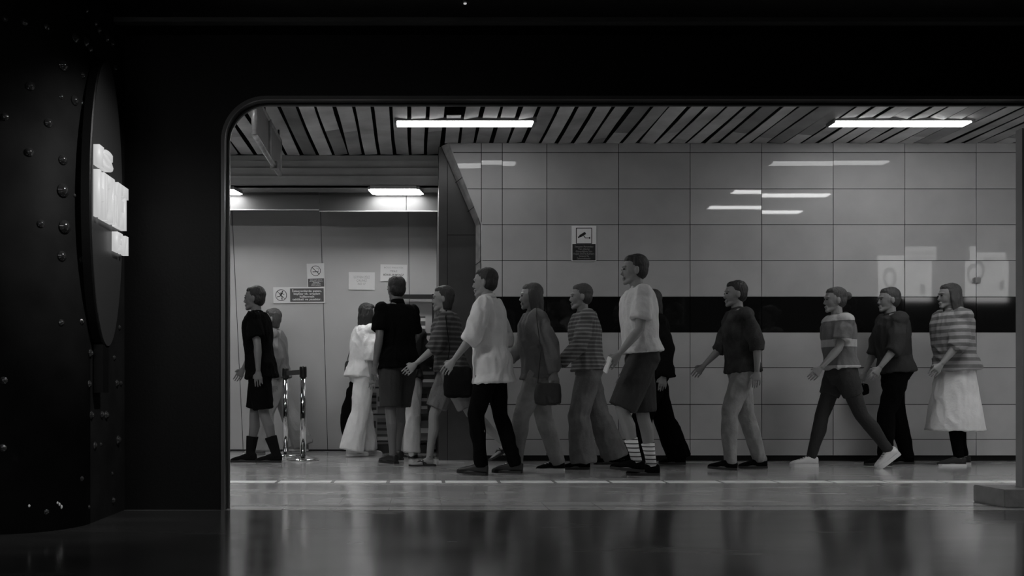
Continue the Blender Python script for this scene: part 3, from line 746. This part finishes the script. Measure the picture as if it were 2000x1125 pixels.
        remesh('hair', bm, .007, hair_m, root, smooth=2, fold=.004, fscale=40, seed=seed)
        if hair == 'cap':
            pass
    # ---- clothing
    if bottom:
        kind, bmt = bottom['kind'], bottom['m']; bm = bmesh.new(); e = bottom.get('loose', 0)
        torso(bm, [(-.11, .08, .12, 0), (-.03, .118, .17, -.01), (.05, .112, .17, -.01), (.13, .10, .148, 0)], .012)
        if kind == 'skirt':
            hem = bottom.get('hem', .33)
            rs = []
            for q in range(7):
                u = q/6; zz = (pel.z+.12*k)*(1-u)+hem*u; wv = bottom.get('flare', .12)*u
                rs.append(ring(bm, V((lr.to_euler().y*0+bottom.get('fwd', 0)*u, 0, zz)), Xv, Yv, .125*k+wv*1.3, .17*k+wv*.7, 26, 2.2))
            skin_rings(bm, rs[::-1])
        else:
            for s in 'LR':
                j = J[s]; hip, knee, ank = j['hip'], j['knee'], j['ank']
                if kind == 'shorts':
                    en = hip.lerp(knee, bottom.get('len', .9))
                    limb(bm, [hip+V((0, 0, .03)), hip.lerp(en, .4), en], [.098*k+e*.5, .098*k+e*.8, .082*k+e])
                    if bottom.get('len', .9) > 1.0: pass
                else:
                    fl = bottom.get('flare', 0); e2 = e
                    low_ = ank-V((0, 0, bottom.get('drop', .02)))
                    limb(bm, [hip+V((0, 0, .03)), hip.lerp(knee, .35), hip.lerp(knee, .8), knee, knee.lerp(ank, .35), knee.lerp(ank, .75), low_],
                         [.096*k+e2*.3, .094*k+e2*.6, .073*k+e2, .068*k+e2, .066*k+e2+fl*.4, .056*k+e2+fl*.8, .054*k+e2+fl])
        remesh({'skirt': 'skirt', 'shorts': 'shorts', 'trousers': 'trousers'}[kind], bm, .009, bmt, root, smooth=4, fold=.014 if kind != 'shorts' else .008, fscale=9, seed=seed+1)
        if bottom.get('under'):
            bm = bmesh.new()
            for s in 'LR':
                j = J[s]; limb(bm, [j['hip'], j['knee'], j['knee'].lerp(j['ank'], .33)-V((.01, 0, 0)), j['knee'].lerp(j['ank'], .7), j['ank']], [.092*k, .064*k, .066*k, .052*k, .045*k])
                ball(bm, j['knee'], .063*k)
            remesh('leggings', bm, .009, bottom['under'], root, smooth=3, fold=.005, seed=seed+4)
    if top:
        bm = bmesh.new(); hz_ = top.get('hem', -.02); e = top.get('loose', .0); sp = []
        for z, a, b, cx in [(-.09, .11, .158, -.01)]+BODY[1:9]:
            if z > hz_+.02: sp.append((z, a+.3*(.0 if z > .3 else e), b, cx))
        lo_ = [hz_, .118+e*.5, .166+e*.3, -.01]; sp = [tuple(lo_)]+sp
        torso(bm, sp, .016+e*.5, 2.2)
        limb(bm, [T(-.01, 0, .50), T(-.005, 0, .575)], [.078*k, .062*k])
        for s, sg in (('L', 1), ('R', -1)):
            j = J[s]; sh, elb, wr = j['sh'], j['elb'], j['wr']; ball(bm, sh-V((0, sg*.012*k, .008*k)), .066*k+e*.3)
            sl = top.get('sleeve', 'short')
            if sl == 'short': en = sh.lerp(elb, .72); limb(bm, [sh+V((0, -sg*.03, .0)), sh.lerp(en, .5), en], [.062*k, .063*k+e*.4, .064*k+e*.7])
            elif sl == 'rolled': en = elb.lerp(wr, .25); limb(bm, [sh+V((0, -sg*.03, .0)), sh.lerp(elb, .6), elb, en], [.062*k, .062*k+e*.4, .058*k+e*.4, .052*k+e*.4])
            elif sl == 'long': limb(bm, [sh+V((0, -sg*.03, .0)), sh.lerp(elb, .6), elb, elb.lerp(wr, .6), wr], [.062*k, .060*k+e*.4, .054*k+e*.4, .047*k+e*.4, .038*k+e*.2]); 
            if sl in ('rolled', 'long'): ball(bm, elb, .054*k+e*.4)
        remesh(top.get('name', 'shirt'), bm, .0085, top['m'], root, smooth=4, fold=.013+e*.12, fscale=10, seed=seed+2)
        if top.get('collar'):
            bm = bmesh.new(); limb(bm, [T(-.012, 0, .555), T(-.01, 0, .60)], [.072*k, .060*k], n=18); obj('collar', bm, top['m'], root, True)
    # ---- shoes
    for s in 'LR':
        j = J[s]; ank, f, fn = j['ank'], j['fd'], j['fn']
        P = lambda a, b: ank+f*a*k-fn*(.085-b)*k
        def solem(bm, t, ex=0.0, z0=0.0):
            pts = [(-.062, .026), (-.05, .034), (.0, .036), (.08, .042), (.14, .044), (.18, .036), (.205, .016)]
            a = [P(x, z0) for x, _ in pts]; lo = []; hi_ = []
            for x, w_ in pts:
                lo.append((P(x, z0), w_+ex)); hi_.append((P(x, z0+t), w_+ex))
            lv = [bm.verts.new(p_+Yv*w_*k) for p_, w_ in lo]+[bm.verts.new(p_-Yv*w_*k) for p_, w_ in lo[::-1]]
            hv = [bm.verts.new(p_+Yv*w_*k) for p_, w_ in hi_]+[bm.verts.new(p_-Yv*w_*k) for p_, w_ in hi_[::-1]]
            bm.faces.new(lv[::-1]); bm.faces.new(hv); n_ = len(lv)
            for i in range(n_): bm.faces.new((lv[i], lv[(i+1) % n_], hv[(i+1) % n_], hv[i]))
        if shoes == 'sandal':
            bm = bmesh.new(); solem(bm, .018, .002); so = obj('sandal', bm, sole_m or M['ink'], root)
            bm = bmesh.new()
            for sg in (1, -1): limb(bm, [P(.14, .028)+Yv*.0, P(.09, .055)+Yv*sg*.03*k, P(.03, .03)+Yv*sg*.042*k], [.006, .006, .006], n=8)
            limb(bm, [P(.06, .02)+Yv*.046*k, P(.065, .062)+Yv*.03*k, P(.065, .066), P(.065, .062)-Yv*.03*k, P(.06, .02)-Yv*.046*k], [.006]*5, n=8)
            limb(bm, [P(-.0, .095)+Yv*.038*k, P(-.045, .08)+Yv*.0, P(-.0, .095)-Yv*.038*k], [.005]*3, n=8)
            obj('strap', bm, shoe_m or M['ink'], so, True)
            continue
        bm = bmesh.new(); hi = shoes in ('high', 'boot'); ch = shoes == 'chunky'
        t_ = .034 if ch else .022
        rs = []
        for x, w_, z1 in ((-.064, .016, .07), (-.058, .030, .088), (-.03, .037, .094), (.02, .039, .098), (.06, .041, .088), (.10, .044, .070), (.14, .045, .058), (.175, .038, .048), (.2, .022, .036), (.208, .010, .026)):
            z1 += .012 if ch else 0; cz_ = (t_*.6+z1)/2; rs.append(ring(bm, P(x, cz_), Yv, fn, (w_+(.006 if ch else 0))*k, (z1-t_*.6)/2*k, 16, 2.6))
        skin_rings(bm, rs)
        if hi: limb(bm, [P(-.015, .06), ank+fn*.02*k, ank.lerp(j['knee'], .12 if shoes == 'high' else .42)], [.046*k, .047*k, (.047 if shoes == 'high' else .062)*k])
        so = remesh('shoe', bm, .005, shoe_m or M['ink'], root, smooth=2)
        bm = bmesh.new(); solem(bm, t_, .005 if ch or hi else .002)
        if shoes == 'heel': pass
        sm = obj('sole', bm, sole_m or M['ink'], so)
        if shoes == 'high' or ch:
            bm = bmesh.new()
            for q in range(4):
                x = .045+.022*q; zz = .101-.012*q+(.012 if ch else 0)
                limb(bm, [P(x, zz-.012)+Yv*.026*k, P(x+.006, zz)+Yv*.01*k, P(x+.012, zz)-Yv*.01*k, P(x, zz-.012)-Yv*.026*k], [.0032]*4, n=6)
            obj('laces', bm, M['white'] if not ch else M['greyink'], so, True)
        if sock:
            bm = bmesh.new(); limb(bm, [ank-V((0, 0, .01)), ank.lerp(j['knee'], .2), ank.lerp(j['knee'], .42)], [.041*k, .043*k, .054*k]); obj('sock', bm, sock, root, True)
    root['_k'] = 0; del root['_k']
    def world(v): return root.location+rot @ v
    return root, J, world, T

cloth = lambda n, v, **k: mat(n, v, .85, spec=.2, bump=.25, bscale=k.pop('bs', 45), var=k.pop('var', .08), vscale=8, **k)
C = dict(black=mat('cloth_black', .004, .95, spec=.04, bump=.25, bscale=45), blackb=mat('cloth_black_soft', .009, .95, spec=.06, bump=.25, bscale=45), white=cloth('cloth_white', .8), off=cloth('cloth_offwhite', .6), light=cloth('cloth_light_grey', .3),
         mid=cloth('cloth_mid_grey', .16), dgrey=cloth('cloth_dark_grey', .04), denim=cloth('denim_pale', .26, var=.25), denimd=cloth('denim_mid', .15, var=.25),
         stripe=cloth('cloth_striped_dark', .07, extra=stripes(.045, .11, 22, .6)), stripel=cloth('cloth_striped_light', .3, extra=stripes(.16, .34, 15, .5)),
         stripem=cloth('cloth_fine_stripes', .12, extra=stripes(.10, .24, 28, .6)), band=cloth('cloth_banded', .2, extra=stripes(.15, .45, 4.2, .72)),
         sock=cloth('sock_white_rings', .6, extra=stripes(.65, .05, 28, .72)), speck=cloth('cloth_speckled', .04, var=.6, bs=120))
def bag(name, label, loc, sz, m, strap=None, rz=0, soft=.012):
    t = thing(name, label, 'bag', loc, (0, 0, rz)); bm = bmesh.new(); w, d, h = sz
    rs = [ring(bm, Vector((0, 0, z*h)), Vector((1, 0, 0)), Vector((0, 1, 0)), w/2*a, d/2*b, 24, 3.5) for z, a, b in ((0, .7, .7), (.06, .95, 1), (.4, 1, 1), (.8, .93, .8), (.97, .85, .5), (1, .7, .3))]
    skin_rings(bm, rs); remesh('bag_body', bm, .009, m, t, smooth=3, fold=soft, fscale=10, seed=w*9)
    if strap:
        bm = bmesh.new(); pts = [Vector(p) for p in strap]; limb(bm, pts, [(.010, .004)]*len(pts), n=8); obj('strap', bm, m, t, True)
    return t

Wk = dict
person('man in black t-shirt, black shorts and dark boots walking left beside the chrome posts', 528, 906, 1.73, 176, 'L', ((-8, 0, 8), (10, 0, 4)), ((-12, 10, 10), (16, 10, 14)), 4,
       top=dict(m=C['black'], hem=-.10, loose=.03), bottom=dict(kind='shorts', m=C['black'], len=.92, loose=.02), shoes='boot', shoe_m=C['blackb'], skin=M['skind'], hair='short', seed=1)
person('person in grey top and loose pale trousers walking left behind the chrome posts', 584, 886.5, 1.64, 180, 'R', ((16, 0, 6), (-16, 0, 10)), ((-14, 8, 20), (14, 8, 20)), 4,
       top=dict(m=C['mid'], hem=-.02, loose=.04, sleeve='long'), bottom=dict(kind='trousers', m=C['light'], loose=.03, flare=.04), shoe_m=C['light'], sole_m=M['white'], hair='bob', hair_m=M['hairg'], seed=2)
m3, J3, W3, T3 = person('tall man in black polo and dark knee-length shorts, seen from behind', 761, 905, 1.83, 128, 'L', ((-2, 2, 4), (14, 2, 8)), ((-10, 12, 20), (12, 10, 40)), 2, head=(-5, 0),
       top=dict(m=C['black'], hem=-.06, loose=.025, collar=True), bottom=dict(kind='shorts', m=C['dgrey'], len=.95, loose=.02), shoe_m=M['ink'], skin=M['skind'], seed=3, W=1.08)
m4, J4, W4, T4 = person('woman in white shirt and wide white trousers at the magazine rack behind the black polo', 722, 889, 1.66, 25, 'L', ((8, 1, 4), (-8, 1, 6)), ((35, 8, 50), (-8, 14, 10)), 6,
       top=dict(m=C['white'], hem=-.04, loose=.05, sleeve='rolled'), bottom=dict(kind='trousers', m=C['white'], loose=.03, flare=.05), shoe_m=M['white'], sole_m=M['white'], hair='long', seed=4)
m5, J5, W5, T5 = person('person in dark striped top, grey shorts and sandals striding past the dark panel', 829, 911, 1.70, 180, 'R', ((-26, 0, 22), (22, 0, 16)), ((20, 8, 30), (-18, 8, 25)), 6,
       top=dict(m=C['stripe'], hem=.02, loose=.04, sleeve='rolled'), bottom=dict(kind='shorts', m=C['mid'], len=.85, loose=.025), shoes='sandal', skin=M['skin'], hair='bob', seed=5, foots=(-28, 0))
m6, J6, W6, T6 = person('man in untucked white shirt and slim black trousers walking left past the metal edge', 996, 926.5, 1.74, 165, 'R', ((16, 0, 22), (-8, 0, 10)), ((18, 12, 20), (-22, 10, 28)), 4,
       top=dict(m=C['off'], hem=-.16, loose=.045, sleeve='rolled', collar=True), bottom=dict(kind='trousers', m=C['black'], loose=.0), shoe_m=M['ink'], sole_m=M['darkmetal'], seed=6, W=1.06, foots=(4, 0))
m7, J7, W7, T7 = person('person in grey sweatshirt, pale jeans and high canvas sneakers behind the white shirt', 1080, 919.5, 1.66, 180, 'R', ((22, 0, 16), (-10, 0, 8)), ((-26, 10, 20), (20, 14, 30)), 4,
       top=dict(m=C['mid'], hem=-.06, loose=.04, sleeve='long'), bottom=dict(kind='trousers', m=C['denim'], loose=.01), shoes='high', shoe_m=C['blackb'], sole_m=M['white'], hair='long', hair_m=M['hairg'], seed=7)
person('person in finely striped sweater and wide grey trousers, left of the white t-shirt man', 1192, 914, 1.68, 180, 'R', ((14, 0, 20), (-16, 0, 6)), ((16, 8, 30), (-16, 8, 20)), 5,
       top=dict(m=C['stripem'], hem=.0, loose=.04, sleeve='long'), bottom=dict(kind='trousers', m=C['denimd'], loose=.03, flare=.04), shoe_m=C['black'], sole_m=M['ink'], hair='short', hair_m=M['hairg'], seed=8)
m9, J9, W9, T9 = person('tall man in white t-shirt and grey shorts with ringed white socks holding a phone', 1262, 929, 1.82, 180, 'R', ((24, 0, 40), (-4, 0, 6)), ((8, 8, 32), (-16, 10, 20)), 4,
       top=dict(m=C['off'], hem=.04, loose=.03), bottom=dict(kind='shorts', m=C['dgrey'], len=.98, loose=.03), shoe_m=C['black'], sole_m=M['ink'], sock=C['sock'], seed=9, W=1.1, foots=(6, 0))
person('person all in black with wide trousers walking just behind the white t-shirt man', 1318, 909, 1.68, 180, 'R', ((20, 0, 8), (-14, 0, 8)), ((-14, 8, 20), (14, 8, 20)), 3,
       top=dict(m=C['blackb'], hem=-.05, loose=.05, sleeve='long', name='jacket'), bottom=dict(kind='trousers', m=C['black'], loose=.03, flare=.03), shoes='high', shoe_m=C['black'], sole_m=M['ink'], hair='long', seed=10)
person('person in speckled dark top and faded jeans walking alone in front of the black band', 1476, 916, 1.70, 180, 'R', ((20, 0, 22), (-10, 0, 8)), ((-20, 8, 22), (16, 8, 28)), 4,
       top=dict(m=C['speck'], hem=-.03, loose=.03, sleeve='rolled'), bottom=dict(kind='trousers', m=C['denim'], loose=.005), shoe_m=C['black'], sole_m=M['ink'], hair='short', seed=11, foots=(4, 0))
person('person in pale banded top and dark leggings striding in chunky white sneakers', 1576, 912.5, 1.68, 180, 'R', ((-22, 0, 16), (20, 0, 6)), ((18, 8, 25), (-18, 8, 25)), 4,
       top=dict(m=C['band'], hem=.04, loose=.03), bottom=dict(kind='shorts', m=C['dgrey'], len=.5, loose=.01, under=C['dgrey']), shoes='chunky', shoe_m=M['white'], sole_m=M['white'], hair='bun', hair_m=M['hairg'], seed=12, foots=(-36, 0))
m13, J13, W13, T13 = person('person in dark jacket and black trousers carrying a small dark pouch', 1764, 906.5, 1.70, 180, 'R', ((18, 0, 16), (-8, 0, 6)), ((14, 8, 25), (10, 10, 14)), 5,
       top=dict(m=C['dgrey'], hem=-.02, loose=.04, sleeve='rolled', name='jacket'), bottom=dict(kind='trousers', m=C['black'], loose=.01), shoe_m=C['black'], hair='short', hair_m=M['hairg'], seed=13)
person('person in striped light shirt and long white skirt over black leggings at far right', 1874, 908, 1.72, 180, 'R', ((10, 0, 18), (-6, 0, 6)), ((16, 10, 25), (-16, 10, 25)), 4,
       top=dict(m=C['stripel'], hem=-.02, loose=.07, sleeve='rolled'), bottom=dict(kind='skirt', m=C['white'], hem=.34, flare=.10, under=C['black']), shoes='shoe', shoe_m=C['dgrey'], sole_m=M['white'], hair='long', hair_m=M['hairg'], seed=14, W=1.08)
person('person in dark top and white trousers with trainers, browsing close to the dark panel', 806, 894, 1.60, 80, 'R', ((6, 1, 4), (-4, 1, 4)), ((30, 8, 60), (25, 8, 50)), 8,
       top=dict(m=C['dgrey'], hem=-.03, loose=.04, sleeve='long'), bottom=dict(kind='trousers', m=C['off'], loose=.02, flare=.02), shoe_m=M['white'], sole_m=M['ink'], hair='short', seed=15)

# held and carried things
h = W4(J4['R']['hand'])
bag('handbag', 'small dark handbag hanging beside the woman in white', (px2x(690, 10.3), 10.3, py2z(734, 10.3)), (.20, .10, .17), C['dgrey'], [(-.07, 0, .16), (-.03, 0, .32), (.06, 0, .40), (.09, 0, .25), (.08, 0, .16)])
t = thing('coat', 'long dark coat draped and hanging beside the white trousers', 'coat', (px2x(692, 10.25), 10.25, 0))
bm = bmesh.new(); Zv = Vector((0, 0, 1))
pts = [(.03, 0, py2z(742, 10.25)), (.0, 0, py2z(770, 10.25)), (-.03, 0, py2z(810, 10.25)), (-.01, 0, py2z(850, 10.25)), (.02, 0, py2z(872, 10.25))]
limb(bm, pts, [(.05, .04), (.09, .06), (.11, .08), (.12, .09), (.05, .05)], ref=Vector((1, 0, 0)), n=18)
remesh('garment', bm, .009, C['black'], t, smooth=3, fold=.03, fscale=8, seed=5)
def slung(name, label, W, J, dx, z, sz, m):
    sh = W(J['L']['sh']); loc = Vector((sh.x+dx, sh.y-.17, z)); q = sh-loc
    return bag(name, label, loc, sz, m, [(-sz[0]*.4, 0, sz[2]*.92), (q.x*.5-sz[0]*.1, .0, q.z*.6), (q.x-.01, q.y-.075, q.z+.0), (q.x, q.y-.02, q.z+.066), (q.x, q.y+.06, q.z+.075)])
slung('shoulder_bag', 'dark shoulder bag swinging at the side of the person in sandals', W5, J5, .10, .66, (.27, .10, .27), C['blackb'])
h = W9(J9['L']['hand']); t = thing('phone', 'bright phone in the hand of the white t-shirt man', 'phone', h+Vector((-.03, -.02, .0)), (.3, .2, .3))
boxo('case', M['white'], t, -.012, .0, -.034, .034, -.09, .04, bev=.003)
h = W13(J13['R']['hand'])
bag('pouch', 'small dark pouch held low by the person in dark jacket', (h.x+.0, h.y, h.z-.15), (.16, .06, .11), C['black'])
slung('handbag', 'dark handbag on a long strap at the hip of the pale jeans person', W7, J7, .08, .60, (.23, .09, .18), C['dgrey'])
